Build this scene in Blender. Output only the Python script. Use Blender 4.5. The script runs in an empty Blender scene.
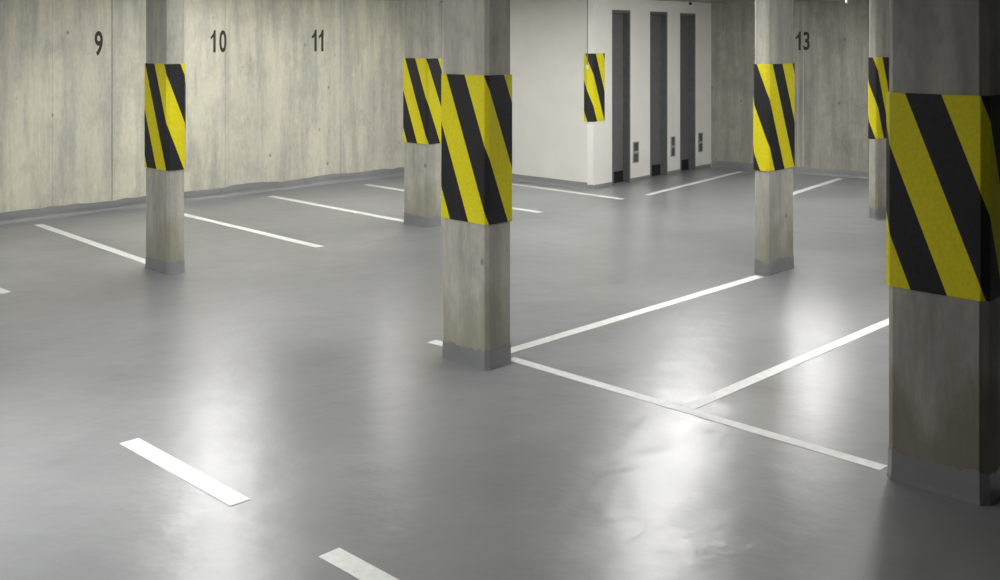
import bpy, bmesh, math, random
from mathutils import Vector, noise

random.seed(4)
S = bpy.context.scene
COL = S.collection

# ---------------------------------------------------------------- camera
cam_d = bpy.data.cameras.new('camera')
cam_d.sensor_fit = 'HORIZONTAL'
cam_d.sensor_width = 36.0
cam_d.lens = 38.88
cam_d.shift_y = -0.254
cam = bpy.data.objects.new('camera', cam_d)
COL.objects.link(cam)
cam.location = (0, 0, 2.0)
cam.rotation_euler = (math.radians(90), 0, math.radians(-45.807))
S.camera = cam

# ---------------------------------------------------------------- colour management and world
S.view_settings.view_transform = 'Standard'
S.view_settings.look = 'None'
S.view_settings.gamma = 1.0
S.view_settings.use_curve_mapping = False
S.view_settings.exposure = 0.0
w = bpy.data.worlds.new('world')
S.world = w
w.use_nodes = True
w.node_tree.nodes['Background'].inputs[0].default_value = (0.01, 0.01, 0.011, 1)
w.node_tree.nodes['Background'].inputs[1].default_value = 1.0

CEIL = 2.505
TUBE = 158.0            # strength of the fluorescent diffusers
# fixtures: centre (a, b), direction of the tube, strength factor, where it hangs
LIGHTS = [
    (5.85, 9.90, 0.0, 0.7, 'white batten ceiling light over the bays marked 9 and 10'),
    (8.55, 9.75, 0.0, 1.0, 'white batten ceiling light above the two overlapping pillars'),
    (8.90, 6.45, 0.0, 0.5, 'white batten ceiling light over the open lane before the white core'),
    (12.0, 6.40, 0.0, 1.0, 'white batten ceiling light nearest the three grey doors'),
    (2.60, 9.75, 0.0, 0.6, 'white batten ceiling light over the leftmost bay by the long wall'),
    (1.60, 5.20, 90.0, 2.3, 'white batten ceiling light over the dashed lane line'),
    (-0.80, 2.50, 90.0, 0.35, 'white batten ceiling light left of the viewpoint'),
    (10.2, 6.90, 0.0, 0.9, 'added unseen fill light over the line before the doors'),  # added to brighten the floor in front of the white wall
    (6.90, 2.90, 0.0, 1.3, 'added unseen fill light over the bays behind the nearest pillar'),  # unseen, placed as fill for the middle pillar's right-hand face
    (6.90, 11.0, 0.0, 0.15, 'added unseen streak light close to the long wall above number 10'),  # weak added lamp, carries the left floor streak towards the wall
    (5.10, 8.62, 0.0, 0.35, 'added unseen streak light just right of the leftmost pillar'),  # added between its neighbours to lengthen the left floor streak
    (7.85, 5.70, 0.0, 0.35, 'added unseen streak light between the middle pillar and the one before number 13'),  # extra lamp put in to close the gap in the right floor streak
    (11.5, 2.40, 0.0, 1.0, 'added unseen fill light over the far right bays'),  # unseen fill lamp, added to lift the farthest pillar and back wall
    (4.30, 7.10, 0.0, 0.5, 'added unseen streak light in front of the leftmost pillar'),  # added nearer the viewpoint, draws the left streak downwards
    (6.65, 4.95, 0.0, 0.4, 'added unseen streak light right of the middle pillar'),  # near lamp put in to extend the right streak forwards
]

# ---------------------------------------------------------------- helpers
def props(o, label=None, cat=None, group=None, kind=None):
    if label: o['label'] = label
    if cat: o['category'] = cat
    if group: o['group'] = group
    if kind: o['kind'] = kind
    return o

def empty(name, loc, rz=0.0):
    o = bpy.data.objects.new(name, None)
    o.empty_display_size = 0.1
    COL.objects.link(o)
    o.location = loc
    o.rotation_euler = (0, 0, rz)
    return o

def obj(name, bm, mat, parent=None, smooth=False):
    me = bpy.data.meshes.new(name)
    bmesh.ops.recalc_face_normals(bm, faces=bm.faces[:])
    bm.to_mesh(me)
    bm.free()
    if smooth:
        for p in me.polygons: p.use_smooth = True
    me.materials.append(mat)
    o = bpy.data.objects.new(name, me)
    COL.objects.link(o)
    if parent: o.parent = parent
    return o

def box(bm, x0, x1, y0, y1, z0, z1):
    vs = [bm.verts.new(p) for p in ((x0,y0,z0),(x1,y0,z0),(x1,y1,z0),(x0,y1,z0),(x0,y0,z1),(x1,y0,z1),(x1,y1,z1),(x0,y1,z1))]
    for f in ((0,3,2,1),(4,5,6,7),(0,1,5,4),(1,2,6,5),(2,3,7,6),(3,0,4,7)):
        bm.faces.new([vs[i] for i in f])

def bevel(bm, r, seg=2):
    bmesh.ops.bevel(bm, geom=bm.edges[:], offset=r, segments=seg, affect='EDGES', profile=0.5)

def tube(bm, p0, p1, r, n=10):
    p0, p1 = Vector(p0), Vector(p1)
    d = (p1 - p0).normalized()
    a = d.orthogonal().normalized(); b = d.cross(a)
    r0 = [bm.verts.new(p0 + (a*math.cos(t)+b*math.sin(t))*r) for t in [2*math.pi*i/n for i in range(n)]]
    r1 = [bm.verts.new(p1 + (a*math.cos(t)+b*math.sin(t))*r) for t in [2*math.pi*i/n for i in range(n)]]
    for i in range(n): bm.faces.new([r0[i], r0[(i+1)%n], r1[(i+1)%n], r1[i]])
    bm.faces.new(r0[::-1]); bm.faces.new(r1)

# ---------------------------------------------------------------- node helpers and materials
def mat(name):
    m = bpy.data.materials.new(name)
    m.use_nodes = True
    nt = m.node_tree
    return m, nt, nt.nodes['Principled BSDF']

def N(nt, kind, **kw):
    n = nt.nodes.new(kind)
    for k, v in kw.items():
        if hasattr(n, k): setattr(n, k, v)
        else: n.inputs[k.replace('_', ' ')].default_value = v
    return n

def coords(nt, scale, kind='Object', loc=(0,0,0)):
    tc = nt.nodes.new('ShaderNodeTexCoord')
    mp = nt.nodes.new('ShaderNodeMapping')
    mp.inputs['Scale'].default_value = scale
    mp.inputs['Location'].default_value = loc
    nt.links.new(tc.outputs[kind], mp.inputs['Vector'])
    return mp.outputs[0]

def noise_tex(nt, scale3, sc, detail=4, rough=0.55, kind='Object', loc=(0,0,0)):
    n = nt.nodes.new('ShaderNodeTexNoise')
    n.inputs['Scale'].default_value = sc
    n.inputs['Detail'].default_value = detail
    n.inputs['Roughness'].default_value = rough
    nt.links.new(coords(nt, scale3, kind, loc), n.inputs['Vector'])
    return n.outputs['Fac']

def ramp(nt, fac, stops):
    r = nt.nodes.new('ShaderNodeValToRGB')
    e = r.color_ramp.elements
    while len(e) < len(stops): e.new(0.5)
    for i, (p, c) in enumerate(stops):
        e[i].position = p
        e[i].color = (c[0], c[1], c[2], 1) if isinstance(c, tuple) else (c, c, c, 1)
    nt.links.new(fac, r.inputs[0])
    return r.outputs[0]

def mix(nt, fac, a, b, mode='MIX'):
    m = nt.nodes.new('ShaderNodeMix')
    m.data_type = 'RGBA'; m.blend_type = mode
    if hasattr(fac, 'links'): nt.links.new(fac, m.inputs[0])
    else: m.inputs[0].default_value = fac
    for s, v in ((6, a), (7, b)):
        if hasattr(v, 'links'): nt.links.new(v, m.inputs[s])
        else: m.inputs[s].default_value = (v[0], v[1], v[2], 1)
    return m.outputs[2]

def bump(nt, bs, h, strength, dist):
    b = nt.nodes.new('ShaderNodeBump')
    b.inputs['Strength'].default_value = strength
    b.inputs['Distance'].default_value = dist
    nt.links.new(h, b.inputs['Height'])
    nt.links.new(b.outputs[0], bs.inputs['Normal'])

def concrete(name, base, dark, warm, joints=None, streak=1.0, stain=None, fine_amt=0.25):
    m, nt, bs = mat(name)
    big = noise_tex(nt, (1, 1, 0.6), 0.9, 3)
    strk = noise_tex(nt, (1, 1, 0.10), 7.0, 5, 0.6)
    fine = noise_tex(nt, (1, 1, 0.35), 34.0, 4, 0.65)
    blot = noise_tex(nt, (1, 1, 0.8), 2.6, 6, 0.62, loc=(3, 7, 1))
    c = mix(nt, ramp(nt, big, [(0.38, 0.0), (0.62, 1.0)]), base, warm)
    c = mix(nt, ramp(nt, strk, [(0.36, 0.75*streak), (0.58, 0.0)]), c, dark)
    c = mix(nt, ramp(nt, blot, [(0.30, 0.7), (0.5, 0.0)]), c, dark)
    c = mix(nt, fine_amt, c, ramp(nt, fine, [(0.3, 0.3), (0.7, 0.7)]), 'OVERLAY')
    # small air holes
    v = nt.nodes.new('ShaderNodeTexVoronoi'); v.inputs['Scale'].default_value = 3.4
    nt.links.new(coords(nt, (1, 1, 0.7)), v.inputs['Vector'])
    c = mix(nt, ramp(nt, v.outputs['Distance'], [(0.035, 0.75), (0.07, 0.0)]), c, tuple(x*0.45 for x in dark))
    if stain:
        # damp, mossy wear low down with a ragged upper edge: top height, colour, amount
        z1, scol, amt = stain
        tc2 = nt.nodes.new('ShaderNodeTexCoord'); s2 = nt.nodes.new('ShaderNodeSeparateXYZ')
        nt.links.new(tc2.outputs['Object'], s2.inputs[0])
        sn = noise_tex(nt, (1, 1, 0.5), 5.5, 5, 0.65, loc=(2, 9, 4))
        a = nt.nodes.new('ShaderNodeMath'); a.operation = 'MULTIPLY_ADD'
        nt.links.new(sn, a.inputs[0]); a.inputs[1].default_value = -1.1; nt.links.new(s2.outputs[2], a.inputs[2])
        mr = nt.nodes.new('ShaderNodeMapRange'); nt.links.new(a.outputs[0], mr.inputs[0])
        mr.inputs['From Min'].default_value = z1 - 0.75; mr.inputs['From Max'].default_value = z1 - 0.45
        mr.inputs['To Min'].default_value = amt; mr.inputs['To Max'].default_value = 0.0
        c = mix(nt, mr.outputs[0], c, scol)
    if joints:
        axis, lines = joints
        tc = nt.nodes.new('ShaderNodeTexCoord'); sp = nt.nodes.new('ShaderNodeSeparateXYZ')
        nt.links.new(tc.outputs['Object'], sp.inputs[0])
        for pos, wd, colr, amt in lines:
            cm = nt.nodes.new('ShaderNodeMath'); cm.operation = 'COMPARE'
            nt.links.new(sp.outputs[axis], cm.inputs[0])
            cm.inputs[1].default_value = pos; cm.inputs[2].default_value = wd
            ml = nt.nodes.new('ShaderNodeMath'); ml.operation = 'MULTIPLY'
            nt.links.new(cm.outputs[0], ml.inputs[0]); ml.inputs[1].default_value = amt
            c = mix(nt, ml.outputs[0], c, colr)
    nt.links.new(c, bs.inputs['Base Color'])
    bs.inputs['Roughness'].default_value = 0.8
    bs.inputs['Specular IOR Level'].default_value = 0.3
    bump(nt, bs, fine, 0.25, 0.004)
    return m

def plain(name, col, rough=0.5, spec=0.5, metallic=0.0, var=0.12, sc=18.0):
    m, nt, bs = mat(name)
    n = noise_tex(nt, (1, 1, 1), sc, 4)
    lo = tuple(c*(1-var) for c in col); hi = tuple(min(1, c*(1+var)) for c in col)
    nt.links.new(ramp(nt, n, [(0.3, lo), (0.7, hi)]), bs.inputs['Base Color'])
    bs.inputs['Roughness'].default_value = rough
    bs.inputs['Specular IOR Level'].default_value = spec
    bs.inputs['Metallic'].default_value = metallic
    return m

def epoxy():
    m, nt, bs = mat('grey_epoxy_coating')
    big = noise_tex(nt, (1, 1, 1), 0.7, 4)
    mid = noise_tex(nt, (1, 1, 1), 3.7, 3, 0.55, loc=(11, 4, 0.37))
    c = mix(nt, ramp(nt, big, [(0.35, 0.0), (0.65, 1.0)]), (0.195, 0.200, 0.206), (0.250, 0.255, 0.262))
    c = mix(nt, mid, mix(nt, 1.0, c, (0.86, 0.86, 0.86), 'MULTIPLY'), mix(nt, 1.0, c, (1.10, 1.10, 1.10), 'MULTIPLY'))
    nt.links.new(c, bs.inputs['Base Color'])
    mr = nt.nodes.new('ShaderNodeMapRange'); nt.links.new(mid, mr.inputs[0])
    mr.inputs['From Min'].default_value = 0.0; mr.inputs['From Max'].default_value = 1.0
    mr.inputs['To Min'].default_value = 0.28; mr.inputs['To Max'].default_value = 0.32
    nt.links.new(mr.outputs[0], bs.inputs['Roughness'])
    bs.inputs['Specular IOR Level'].default_value = 0.6
    wv = noise_tex(nt, (1, 1, 1), 5.0, 3, 0.5, loc=(5, 2, 0))
    bump(nt, bs, wv, 0.55, 0.010)
    return m

def hazard():
    m, nt, bs = mat('yellow_black_stripes')
    uv = nt.nodes.new('ShaderNodeTexCoord'); sp = nt.nodes.new('ShaderNodeSeparateXYZ')
    nt.links.new(uv.outputs['UV'], sp.inputs[0])
    fr = nt.nodes.new('ShaderNodeMath'); fr.operation = 'FRACT'
    nt.links.new(sp.outputs[0], fr.inputs[0])
    ls = nt.nodes.new('ShaderNodeMath'); ls.operation = 'LESS_THAN'
    nt.links.new(fr.outputs[0], ls.inputs[0]); ls.inputs[1].default_value = 0.495
    n = noise_tex(nt, (1, 1, 1), 60.0, 4, 0.7)
    y = ramp(nt, n, [(0.3, (0.62, 0.55, 0.006)), (0.7, (0.75, 0.67, 0.010))])
    k = ramp(nt, n, [(0.3, (0.010, 0.010, 0.012)), (0.7, (0.022, 0.021, 0.024))])
    nt.links.new(mix(nt, ls.outputs[0], y, k), bs.inputs['Base Color'])
    bs.inputs['Roughness'].default_value = 0.55
    bs.inputs['Specular IOR Level'].default_value = 0.3
    return m

def emitter(strength, name):
    m, nt, bs = mat(name)
    bs.inputs['Base Color'].default_value = (0.9, 0.9, 0.9, 1)
    bs.inputs['Emission Color'].default_value = (1.0, 0.99, 0.965, 1)
    bs.inputs['Emission Strength'].default_value = strength
    return m

grey = (0.13, 0.125, 0.11)
lt = (0.50, 0.50, 0.45)
M = {}
M['wall_left'] = concrete('board_marked_concrete', (0.53, 0.51, 0.43), (0.37, 0.36, 0.315), (0.60, 0.585, 0.47),
    (0, [(5.767, 0.006, grey, 0.8), (7.195, 0.010, lt, 0.7), (7.24, 0.005, grey, 0.3), (8.98, 0.008, lt, 0.7), (9.06, 0.008, lt, 0.6), (9.02, 0.005, grey, 0.3), (5.08, 0.006, grey, 0.25), (6.3, 0.006, lt, 0.3), (3.6, 0.006, grey, 0.5)]))
M['wall_back'] = concrete('old_grey_concrete', (0.33, 0.315, 0.28), (0.22, 0.21, 0.19), (0.39, 0.375, 0.32),
    (1, [(8.458, 0.010, lt, 0.35), (7.84, 0.008, lt, 0.5), (7.76, 0.008, lt, 0.5), (7.80, 0.006, grey, 0.3), (6.2, 0.008, grey, 0.4)]))
M['pillar'] = concrete('pillar_concrete', (0.44, 0.425, 0.38), (0.29, 0.28, 0.25), (0.51, 0.49, 0.42), stain=(0.40, (0.27, 0.26, 0.19), 0.6))
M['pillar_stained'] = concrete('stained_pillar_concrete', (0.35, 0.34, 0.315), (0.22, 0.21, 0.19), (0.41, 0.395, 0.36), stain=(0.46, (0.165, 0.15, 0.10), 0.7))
M['ceiling'] = concrete('ceiling_concrete', (0.36, 0.355, 0.33), (0.26, 0.25, 0.23), (0.40, 0.39, 0.36))
M['white'] = plain('white_wall_paint', (0.73, 0.725, 0.68), 0.7, 0.3, var=0.03, sc=3.0)
M['floor'] = epoxy()
M['paint'] = plain('white_line_paint', (0.70, 0.71, 0.695), 0.45, 0.4, var=0.08, sc=25.0)
M['hazard'] = hazard()
M['number'] = plain('black_stencil_paint', (0.045, 0.043, 0.035), 0.8, 0.2, var=0.3, sc=40.0)
M['door'] = plain('dark_grey_door_steel', (0.125, 0.123, 0.12), 0.5, 0.4, var=0.1)
M['frame'] = plain('slate_grey_frame_steel', (0.12, 0.125, 0.134), 0.45, 0.4, var=0.1)
M['louver'] = plain('louver_grey', (0.09, 0.092, 0.095), 0.6, 0.3)
M['dark'] = plain('black_rubber', (0.012, 0.012, 0.013), 0.7, 0.3)
M['vent'] = plain('vent_grey_metal', (0.30, 0.305, 0.305), 0.5, 0.5)
M['shadow_line'] = plain('shadow_line_grey', (0.20, 0.19, 0.175), 0.6, 0.4)  # cord colour, stands in for the shaded edge of the white corner
M['white_plastic'] = plain('white_plastic', (0.8, 0.8, 0.78), 0.4, 0.5, var=0.03)
M['metal'] = plain('brushed_metal', (0.55, 0.55, 0.54), 0.35, 0.5, 0.9)

# ---------------------------------------------------------------- room shell
FAR = Vector((14.1, 9.2)); BD = Vector((0.13, -1.0)).normalized()     # far corner, run of the back wall
CORE = Vector((10.9, 8.95)); LB = 11.8
BACK_END = FAR + BD * 13.4

def struct(o):
    o['kind'] = 'structure'
    return o

bm = bmesh.new(); box(bm, -4.2, 16.4, -4.6, 12.1, -0.2, 0.0); struct(obj('floor', bm, M['floor']))
bm = bmesh.new(); box(bm, -4.2, 16.4, -4.6, 12.1, CEIL, CEIL + 0.25); struct(obj('ceiling', bm, M['ceiling']))
bm = bmesh.new(); box(bm, -4.2, 10.98, LB, LB + 0.3, 0, CEIL); struct(obj('wall_left', bm, M['wall_left']))
bm = bmesh.new(); box(bm, -4.2, -4.0, -4.4, LB, 0, CEIL); struct(obj('wall_front', bm, M['ceiling']))
bm = bmesh.new(); box(bm, -4.2, 16.2, -4.6, -4.4, 0, CEIL); struct(obj('wall_right', bm, M['ceiling']))

def quad_prism(bm, pts, z0, z1):
    a = [bm.verts.new((p[0], p[1], z0)) for p in pts]
    b = [bm.verts.new((p[0], p[1], z1)) for p in pts]
    n = len(pts)
    bm.faces.new(a[::-1]); bm.faces.new(b)
    for i in range(n): bm.faces.new([a[i], a[(i+1)%n], b[(i+1)%n], b[i]])

nrm = Vector((1, 0.13)).normalized() * 0.3
bm = bmesh.new()
quad_prism(bm, [tuple(FAR), tuple(BACK_END), tuple(BACK_END + nrm), tuple(FAR + nrm)], 0, CEIL)
struct(obj('wall_back', bm, M['wall_back']))

# white core: side face, chamfered corner, door face with three openings
ud = (FAR - CORE); WL = ud.length; ud.normalize()
nd = Vector((-ud.y, ud.x))                      # into the core
def cp(s, d): 
    q = CORE + ud * s + nd * d
    return (q.x, q.y)
CH = 0.055; TH = 0.25
bm = bmesh.new()
quad_prism(bm, [(CORE.x, LB), (CORE.x, CORE.y + CH), (CORE.x + 0.12, CORE.y + CH), (CORE.x + 0.12, LB)], 0, CEIL)
quad_prism(bm, [(CORE.x, CORE.y + CH), cp(CH, 0), cp(CH + 0.1, 0), cp(CH + 0.1, 0.16), (CORE.x + 0.12, CORE.y + CH)], 0, CEIL)
DOORS = [(0.495, 0.935, 2.35), (1.45, 1.91, 2.345), (2.275, 2.715, 2.335)]
xs = CH + 0.1
for a, b, zt in DOORS:
    quad_prism(bm, [cp(xs, 0), cp(a, 0), cp(a, TH), cp(xs, TH)], 0, CEIL)
    quad_prism(bm, [cp(a, 0), cp(b, 0), cp(b, TH), cp(a, TH)], zt, CEIL)
    xs = b
quad_prism(bm, [cp(xs, 0), cp(WL, 0), cp(WL, TH), cp(xs, TH)], 0, CEIL)
struct(obj('wall_middle', bm, M['white']))

for i, (a, b, zt) in enumerate(DOORS):
    e = empty('door_%d' % (i+1), (*cp(a, 0), 0.0), math.atan2(ud.y, ud.x)); struct(e)
    wd = b - a
    bm = bmesh.new()                             # steel frame lining the opening, lipped over the wall edge
    for x0, x1 in ((0.0, 0.035), (wd - 0.035, wd)):
        box(bm, x0, x1, -0.006, TH, 0, zt)
    box(bm, 0.035, wd - 0.035, -0.006, TH, zt - 0.04, zt)
    obj('door_frame', bm, M['frame'], e)
    bm = bmesh.new(); box(bm, 0.037, wd - 0.037, 0.085, 0.13, 0.16, zt - 0.045); bevel(bm, 0.004, 1)
    obj('door_leaf', bm, M['door'], e)
    bm = bmesh.new(); box(bm, 0.037, wd - 0.037, 0.09, 0.125, 0.004, 0.158)
    k = obj('kick_strip', bm, M['dark'], e); k['label'] = 'black kick strip'

# coved baseboards: grey coating carried up the wall foot, ragged along the top on bare concrete
def coving(name, p0, p1, h, wav, inward, flare=0.05, seed=0.0):
    p0, p1 = Vector(p0), Vector(p1); L = (p1 - p0).length
    n = max(2, int(L / 0.05)); bm = bmesh.new(); rows = []
    for i in range(n + 1):
        q = p0.lerp(p1, i / n)
        hh = h + wav * (noise.noise(Vector((i*0.05*1.6, seed, 0))) + 0.6 * noise.noise(Vector((i*0.05*7, seed, 4))))
        prof = [(0.004, hh), (0.006, hh*0.6), (flare*0.3, hh*0.28), (flare, 0.001), (0.0, 0.001)]
        rows.append([bm.verts.new((q.x + inward[0]*d, q.y + inward[1]*d, z)) for d, z in prof] + [bm.verts.new((q.x, q.y, hh))])
    m = len(rows[0])
    for i in range(n):
        for j in range(m):
            bm.faces.new([rows[i][j], rows[i][(j+1)%m], rows[i+1][(j+1)%m], rows[i+1][j]])
    bm.faces.new(rows[0][::-1]); bm.faces.new(rows[-1])
    return struct(obj(name, bm, M['floor'], smooth=False))
coving('baseboard_left', (-4.0, LB), (10.85, LB), 0.125, 0.03, (0, -1), 0.012, 1.0)
coving('baseboard_middle', (CORE.x, LB - 0.1), (CORE.x, CORE.y + CH), 0.085, 0.004, (-1, 0), 0.04, 2.0)
pin = (ud.y, -ud.x)
for s0, s1 in ((CH, DOORS[0][0]), (DOORS[0][1], DOORS[1][0]), (DOORS[1][1], DOORS[2][0]), (DOORS[2][1], WL - 0.02)):
    coving('baseboard_middle', cp(s0, 0), cp(s1, 0), 0.05, 0.004, pin, 0.012, 5.0)
coving('baseboard_middle', (CORE.x, CORE.y + CH), cp(CH, 0), 0.058, 0.002, (-0.707, -0.707), 0.007, 5.0)
coving('baseboard_back', tuple(FAR + BD*0.03), tuple(BACK_END), 0.10, 0.02, (-0.99, -0.13), 0.012, 3.0)

# ---------------------------------------------------------------- pillars
PER = 0.328; SLOPE = 0.362 / 0.895; ZB0, ZB1 = 0.872, 1.765

def ring(x0, x1, y0, y1, c, off):
    """chamfered rectangle, counter-clockwise from the back of the -x face round the near corner"""
    x0 -= off; x1 += off; y0 -= off; y1 += off
    return [(x0, y1 - c), (x0, y0 + c), (x0 + c, y0), (x1 - c, y0), (x1, y0 + c), (x1, y1 - c), (x1 - c, y1), (x0 + c, y1)]

def band_mesh(pts, closed, ub, z0=ZB0, z1=ZB1, thick=0.008, inner=None):
    """a wrapped sheet: outer skin with UVs running round it, closed to the inner ring at both rims"""
    bm = bmesh.new(); uvl = bm.loops.layers.uv.new('uv')
    if closed:                                   # start one chamfer back, so the seam is on the far side
        pts = pts[-1:] + pts[:-1]; inner = inner[-1:] + inner[:-1]
    n = len(pts); m = n if closed else n - 1
    us = [-(Vector(pts[1]) - Vector(pts[0])).length] if closed else [0.0]
    for i in range(m):
        a, b = Vector(pts[i]), Vector(pts[(i+1) % n]); us.append(us[-1] + (b-a).length)
    rows = []
    for i in range(n):
        rows.append([bm.verts.new((*pts[i], z1)), bm.verts.new((*pts[i], z0)), bm.verts.new((*inner[i], z1)), bm.verts.new((*inner[i], z0))])
    def uv(u, z): return ((u - ub - SLOPE*(z1 - z)) / PER, z)
    for i in range(m):
        r, s = rows[i], rows[(i+1) % n]; ua, ubb = us[i], us[i+1]
        for vs, q in (((r[0], r[1], s[1], s[0]), ((ua, z1), (ua, z0), (ubb, z0), (ubb, z1))),
                      ((r[2], r[0], s[0], s[2]), ((ua, z1), (ua, z1), (ubb, z1), (ubb, z1))),
                      ((r[1], r[3], s[3], s[1]), ((ua, z0), (ua, z0), (ubb, z0), (ubb, z0))),
                      ((r[3], r[2], s[2], s[3]), ((ua, z0), (ua, z1), (ubb, z1), (ubb, z0)))):
            f = bm.faces.new(vs)
            for l, (u_, z_) in zip(f.loops, q): l[uvl].uv = uv(u_, z_)
    if not closed:
        for r, u_ in ((rows[0], us[0]), (rows[-1], us[-1])):
            f = bm.faces.new((r[0], r[2], r[3], r[1]))
            for l, z_ in zip(f.loops, (z1, z1, z0, z0)): l[uvl].uv = uv(u_, z_)
    return bm

def pillar(label, x0, x1, y0, y1, ub, c=0.022, hbase=0.11, seed=1.0, z1=ZB1, mt='pillar'):
    cx, cy = (x0+x1)/2, (y0+y1)/2
    root = empty('concrete_pillar', (cx, cy, 0.0))
    props(root, label, 'pillar', 'striped concrete pillars')
    X0, X1, Y0, Y1 = x0-cx, x1-cx, y0-cy, y1-cy
    bm = bmesh.new(); quad_prism(bm, ring(X0, X1, Y0, Y1, c, 0), 0, CEIL); obj('shaft', bm, M[mt], root)
    b = band_mesh(ring(X0, X1, Y0, Y1, c, 0.009), True, ub, z1=z1, inner=ring(X0, X1, Y0, Y1, c, 0.001))
    obj('hazard_band', b, M['hazard'], root)
    # floor coating brushed up the foot, ragged on top
    base = ring(X0, X1, Y0, Y1, c, 0); cc = Vector((0, 0)); fine = []
    for i in range(8):
        a, d = Vector(base[i]), Vector(base[(i+1) % 8]); k = max(1, int((d-a).length/0.02))
        fine += [a.lerp(d, j/k) for j in range(k)]
    bm = bmesh.new(); rows = []
    hw, hd = (X1-X0)/2, (Y1-Y0)/2
    for q in fine:
        h = hbase + 0.03*noise.noise(Vector((q.x*9, q.y*9, seed))) + 0.02*noise.noise(Vector((q.x*40, q.y*40, seed)))
        rr = []
        for off, z in ((0.0, h), (0.003, h), (0.004, h*0.5), (0.005, h*0.18), (0.009, 0.001), (0.0, 0.001)):
            rr.append(bm.verts.new((q.x*(1+off/hw), q.y*(1+off/hd), z)))
        rows.append(rr)
    n = len(rows)
    for i in range(n):
        for j in range(5): bm.faces.new([rows[i][j], rows[i][j+1], rows[(i+1)%n][j+1], rows[(i+1)%n][j]])
        bm.faces.new([rows[i][5], rows[i][0], rows[(i+1)%n][0], rows[(i+1)%n][5]])
    obj('coated_foot', bm, M['floor'], root)
    return root

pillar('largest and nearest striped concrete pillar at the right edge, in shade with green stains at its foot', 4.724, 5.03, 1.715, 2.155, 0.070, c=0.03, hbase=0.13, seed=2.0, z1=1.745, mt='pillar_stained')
pillar('striped concrete pillar in the middle where two white floor lines meet at its foot', 4.569, 4.79, 4.55, 4.955, 0.045, seed=3.0)
pillar('leftmost striped concrete pillar, between the painted numbers 9 and 10', 4.543, 4.705, 8.292, 8.69, 0.010, seed=4.0)
pillar('striped concrete pillar just left of and behind the middle one, in front of the white wall edge', 7.536, 7.75, 8.387, 8.769, 0.03, seed=5.0)
pillar('striped concrete pillar standing in front of the number 13', 8.01, 8.449, 4.672, 4.81, 0.189, seed=6.0)
pillar('farthest slim striped pillar, partly hidden by the nearest pillar', 11.335, 11.72, 5.274, 5.37, 0.21, c=0.018, seed=7.0)

# striped guard wrapped round the white corner
CG = 0.006
def guard_pts(off):
    n0 = Vector((-1, 0)); n1 = Vector((ud.y, -ud.x))
    p = [Vector((CORE.x, 9.056)) + n0*off, Vector((CORE.x, CORE.y + CH)) + n0*off + Vector((0, -off*0.4)),
         Vector(cp(CH, 0)) + n1*off + Vector((-off*0.4, 0)), Vector(cp(0.305, 0)) + n1*off]
    return [tuple(q) for q in p]
b = band_mesh(guard_pts(0.011), False, 0.026, 0.881, 1.772, inner=guard_pts(0.001))
g = obj('corner_guard', b, M['hazard'])
props(g, 'yellow and black striped guard wrapped around the corner of the white wall', 'corner guard')

# thin cord standing in for the shadow edge of the corner, clip on its end
root = empty('corner_shadow_line', (CORE.x - 0.016, 8.992, 1.60))
props(root, 'thin grey cord standing in for the shadow edge of the white wall corner, down to the striped guard', 'shadow_line')
bm = bmesh.new(); tube(bm, (0, 0, 0.02), (0, 0, CEIL - 1.60 - 0.002), 0.006, 8); obj('cord', bm, M['shadow_line'], root)
bm = bmesh.new(); box(bm, -0.014, 0.004, -0.014, 0.014, -0.03, 0.025); bevel(bm, 0.005)
o = obj('end_clip', bm, M['white_plastic'], root); o['label'] = 'small pale end clip'

# ---------------------------------------------------------------- floor vents beside the doors
VENTS = [(1.00, 1.14, 'low grey vent grille on the white wall right of the first grey door'),
         (2.005, 2.115, 'low grey vent grille on the white wall between the second and third grey doors'),
         (2.80, 2.925, 'low grey vent grille on the white wall right of the farthest grey door')]
for a, b_, lab in VENTS:
    root = empty('vent_grille', (*cp(a, 0), 0.255), math.atan2(ud.y, ud.x))
    props(root, lab, 'vent', 'vent grilles beside the doors')
    wd = b_ - a; H_ = 0.29
    bm = bmesh.new()
    for x0, x1, z0, z1 in ((0, 0.012, 0, H_), (wd-0.012, wd, 0, H_), (0.012, wd-0.012, 0, 0.012), (0.012, wd-0.012, H_-0.012, H_), (0.012, wd-0.012, H_/2-0.018, H_/2+0.018)):
        box(bm, x0, x1, -0.014, -0.0005, z0, z1)
    obj('vent_frame', bm, M['vent'], root)
    for z0, z1 in ((0.012, H_/2-0.018), (H_/2+0.018, H_-0.012)):
        bm = bmesh.new(); box(bm, 0.0122, wd-0.0122, -0.004, -0.0005, z0, z1)
        for k in range(3):
            z = z0 + (z1-z0)*(k+0.5)/3
            box(bm, 0.0122, wd-0.0122, -0.011, -0.004, z-0.006, z+0.006)
        o = obj('louver_panel', bm, M['louver'], root); o['label'] = 'dark louvred panel'

# ---------------------------------------------------------------- painted floor lines
def line(p0, p1, wdt, label, cat='floor line', group=None, name='parking_line'):
    p0, p1 = Vector(p0), Vector(p1); d = p1 - p0; L = d.length
    ang = math.atan2(d.y, d.x)
    bm = bmesh.new(); box(bm, 0, L, -wdt/2, wdt/2, 0.0004, 0.0022)
    o = obj(name, bm, M['paint'])
    o.location = (p0.x, p0.y, 0); o.rotation_euler = (0, 0, ang)
    props(o, label, cat, group)
    return o
GB = 'bay lines towards the long concrete wall'
line((3.33, 11.5), (3.34, 8.62), 0.09, 'white bay line of which only the tip shows at the left edge', group=GB)
line((4.80, 11.5), (4.66, 8.73), 0.09, 'white bay line running to the foot of the leftmost pillar', group=GB)
line((6.21, 11.45), (6.15, 8.36), 0.09, 'white bay line under the number 10, starting right of the leftmost pillar', group=GB)
line((7.675, 11.47), (7.64, 8.83), 0.09, 'white bay line below the number 11, ending at the second pillar from the left', group=GB)
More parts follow.
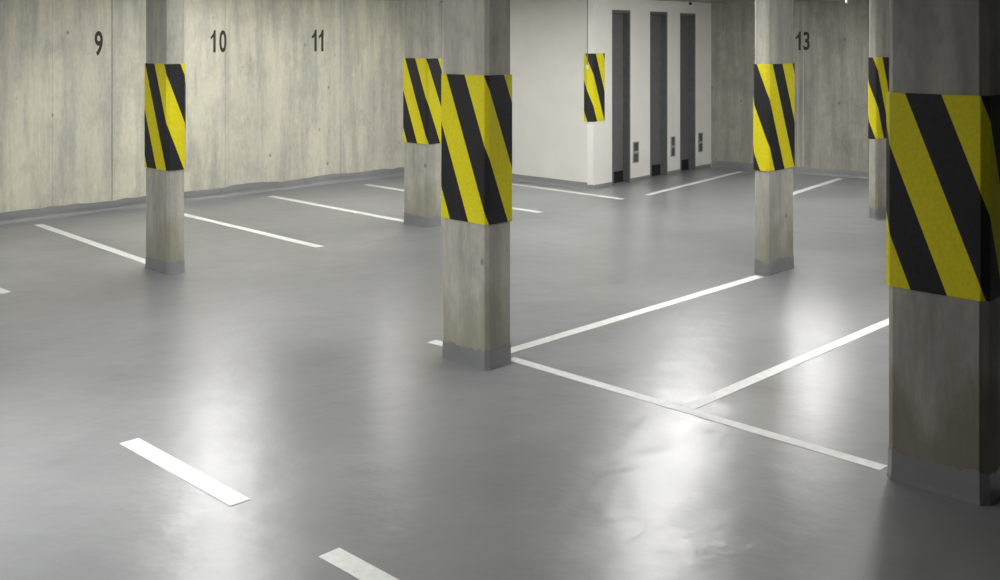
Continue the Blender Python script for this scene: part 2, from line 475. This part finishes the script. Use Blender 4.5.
line((9.17, 11.43), (9.09, 8.20), 0.09, 'white bay line passing behind the two overlapping pillars', group=GB)
line((10.58, 10.9), (10.54, 8.15), 0.09, 'white bay line close along the foot of the white wall', group=GB)
GR = 'bay lines on the right towards the back wall'
line((4.86, 4.737), (7.95, 4.716), 0.085, 'white bay line between the middle pillar and the pillar before number 13', group=GR)
line((4.87, 3.323), (8.0, 3.32), 0.08, 'white bay line ending behind the nearest pillar at right', group=GR)
line((11.04, 8.14), (13.9, 8.56), 0.08, 'faint white bay line in front of the three grey doors', group=GR)
line((12.05, 6.83), (14.2, 7.14), 0.09, 'white bay line under the number 13', group=GR)
line((4.76, 5.25), (4.785, 4.985), 0.08, 'short stub of white line poking out left of the middle pillar', cat='floor line')
line((4.845, 4.62), (4.82, 2.21), 0.075, 'long white cross line joining the middle pillar to the nearest pillar')
GD = 'dashes of the lane line'
line((2.547, 5.03), (2.542, 4.02), 0.10, 'upper dash of the broken white lane line, under the bright reflection', group=GD, name='lane_dash')
line((2.537, 3.39), (2.537, 2.40), 0.10, 'lower dash of the broken white lane line at the bottom edge', group=GD, name='lane_dash')

# ---------------------------------------------------------------- painted bay numbers
def glyph(ch):
    """outline mesh of one digit, normalised to the unit square"""
    if ch == '1':
        bm = bmesh.new()
        pts = [(0.52, 0), (1.0, 0), (1.0, 1.0), (0.66, 1.0), (0.50, 0.86), (0.28, 0.77), (0.0, 0.71), (0.0, 0.58), (0.52, 0.68)]
        a = [bm.verts.new((x, y, 0)) for x, y in pts]; b = [bm.verts.new((x, y, 0.002)) for x, y in pts]
        n = len(pts); bm.faces.new(a[::-1]); bm.faces.new(b)
        for i in range(n): bm.faces.new([a[i], a[(i+1)%n], b[(i+1)%n], b[i]])
        me = bpy.data.meshes.new('g'); bm.to_mesh(me); bm.free(); return me
    cu = bpy.data.curves.new('t', 'FONT'); cu.body = ch; cu.extrude = 0.001; cu.offset = 0.022; cu.resolution_u = 6
    to = bpy.data.objects.new('t', cu); COL.objects.link(to)
    dg = bpy.context.evaluated_depsgraph_get(); dg.update()
    me = bpy.data.meshes.new_from_object(to.evaluated_get(dg))
    bpy.data.objects.remove(to); bpy.data.curves.remove(cu)
    xs_ = [v.co.x for v in me.vertices]; ys_ = [v.co.y for v in me.vertices]
    for v in me.vertices:
        v.co = Vector(((v.co.x-min(xs_))/(max(xs_)-min(xs_)), (v.co.y-min(ys_))/(max(ys_)-min(ys_)), v.co.z))
    return me

def number(chars, cx, cy, cz, height, rz, label):
    """chars: (digit, left, right) in metres about the centre; one root, one mesh per digit"""
    root = empty('bay_number', (cx, cy, cz), rz)
    props(root, label, 'number', 'stencilled bay numbers')
    for ch, x0, x1 in chars:
        me = glyph(ch)
        for v in me.vertices: v.co = Vector((x0 + v.co.x*(x1-x0), -v.co.z, (v.co.y-0.5)*height))
        me.name = 'digit'; me.materials.clear(); me.materials.append(M['number'])
        o = bpy.data.objects.new('digit', me); COL.objects.link(o); o.parent = root
number([('9', -0.048, 0.048)], 5.609, LB - 0.001, 1.915, 0.285, 0, 'black stencilled bay number 9 on the long concrete wall')
number([('1', -0.110, -0.042), ('0', 0.010, 0.110)], 7.147, LB - 0.001, 1.935, 0.275, 0, 'black stencilled bay number 10 on the long concrete wall')
number([('1', -0.096, -0.020), ('1', 0.016, 0.092)], 8.646, LB - 0.001, 1.94, 0.29, 0, 'black stencilled bay number 11 on the long concrete wall')
bx = FAR.x + (FAR.y - 7.77)*0.13
number([('1', -0.102, -0.026), ('3', 0.012, 0.106)], bx - 0.001, 7.77, 1.928, 0.27, math.atan2(BD.y, BD.x), 'black stencilled bay number 13 on the back wall')

# ---------------------------------------------------------------- ceiling fittings
em_cache = {}
for x, y, deg, fac, lab in LIGHTS:
    root = empty('batten_light', (x, y, CEIL), math.radians(deg))  # includes the added fill and streak lamps
    props(root, lab, 'ceiling light', 'fluorescent batten lights')
    bm = bmesh.new(); box(bm, -0.46, 0.46, -0.07, 0.07, -0.014, -0.001); bevel(bm, 0.004, 1); obj('housing', bm, M['white_plastic'], root)
    bm = bmesh.new(); box(bm, -0.42, 0.42, -0.062, 0.062, -0.034, -0.0145); bevel(bm, 0.008, 2)
    if fac not in em_cache: em_cache[fac] = emitter(TUBE*fac, 'lit_diffuser')
    obj('diffuser', bm, em_cache[fac], root)
    for s in (-1, 1):
        bm = bmesh.new(); x0, x1 = sorted((s*0.421, s*0.462)); box(bm, x0, x1, -0.066, 0.066, -0.036, -0.0142); bevel(bm, 0.004, 1)
        obj('end_cap', bm, M['white_plastic'], root)

root = empty('ceiling_sensor', (12.07, 5.99, CEIL))
props(root, 'small white fitting hanging from the ceiling above the nearest pillar\'s left side', 'ceiling sensor')
bm = bmesh.new(); tube(bm, (0, 0, -0.001), (0, 0, -0.06), 0.012); obj('stem', bm, M['white_plastic'], root)
bm = bmesh.new(); tube(bm, (0, 0, -0.0605), (0, 0, -0.115), 0.016, 16); obj('sensor_head', bm, M['white_plastic'], root)
q = cp(2.40, -0.10)
root = empty('door_sensor', (q[0], q[1], CEIL))
props(root, 'small dark dome on the ceiling above the farthest grey door', 'ceiling sensor')
bm = bmesh.new(); bmesh.ops.create_uvsphere(bm, u_segments=16, v_segments=8, radius=0.024)
bmesh.ops.scale(bm, vec=(1, 1, 0.8), verts=bm.verts[:]); bmesh.ops.translate(bm, vec=(0, 0, -0.032), verts=bm.verts[:])
obj('dome', bm, M['dark'], root)
bm = bmesh.new(); tube(bm, (0, 0, -0.001), (0, 0, -0.014), 0.02, 16); obj('mount', bm, M['vent'], root)
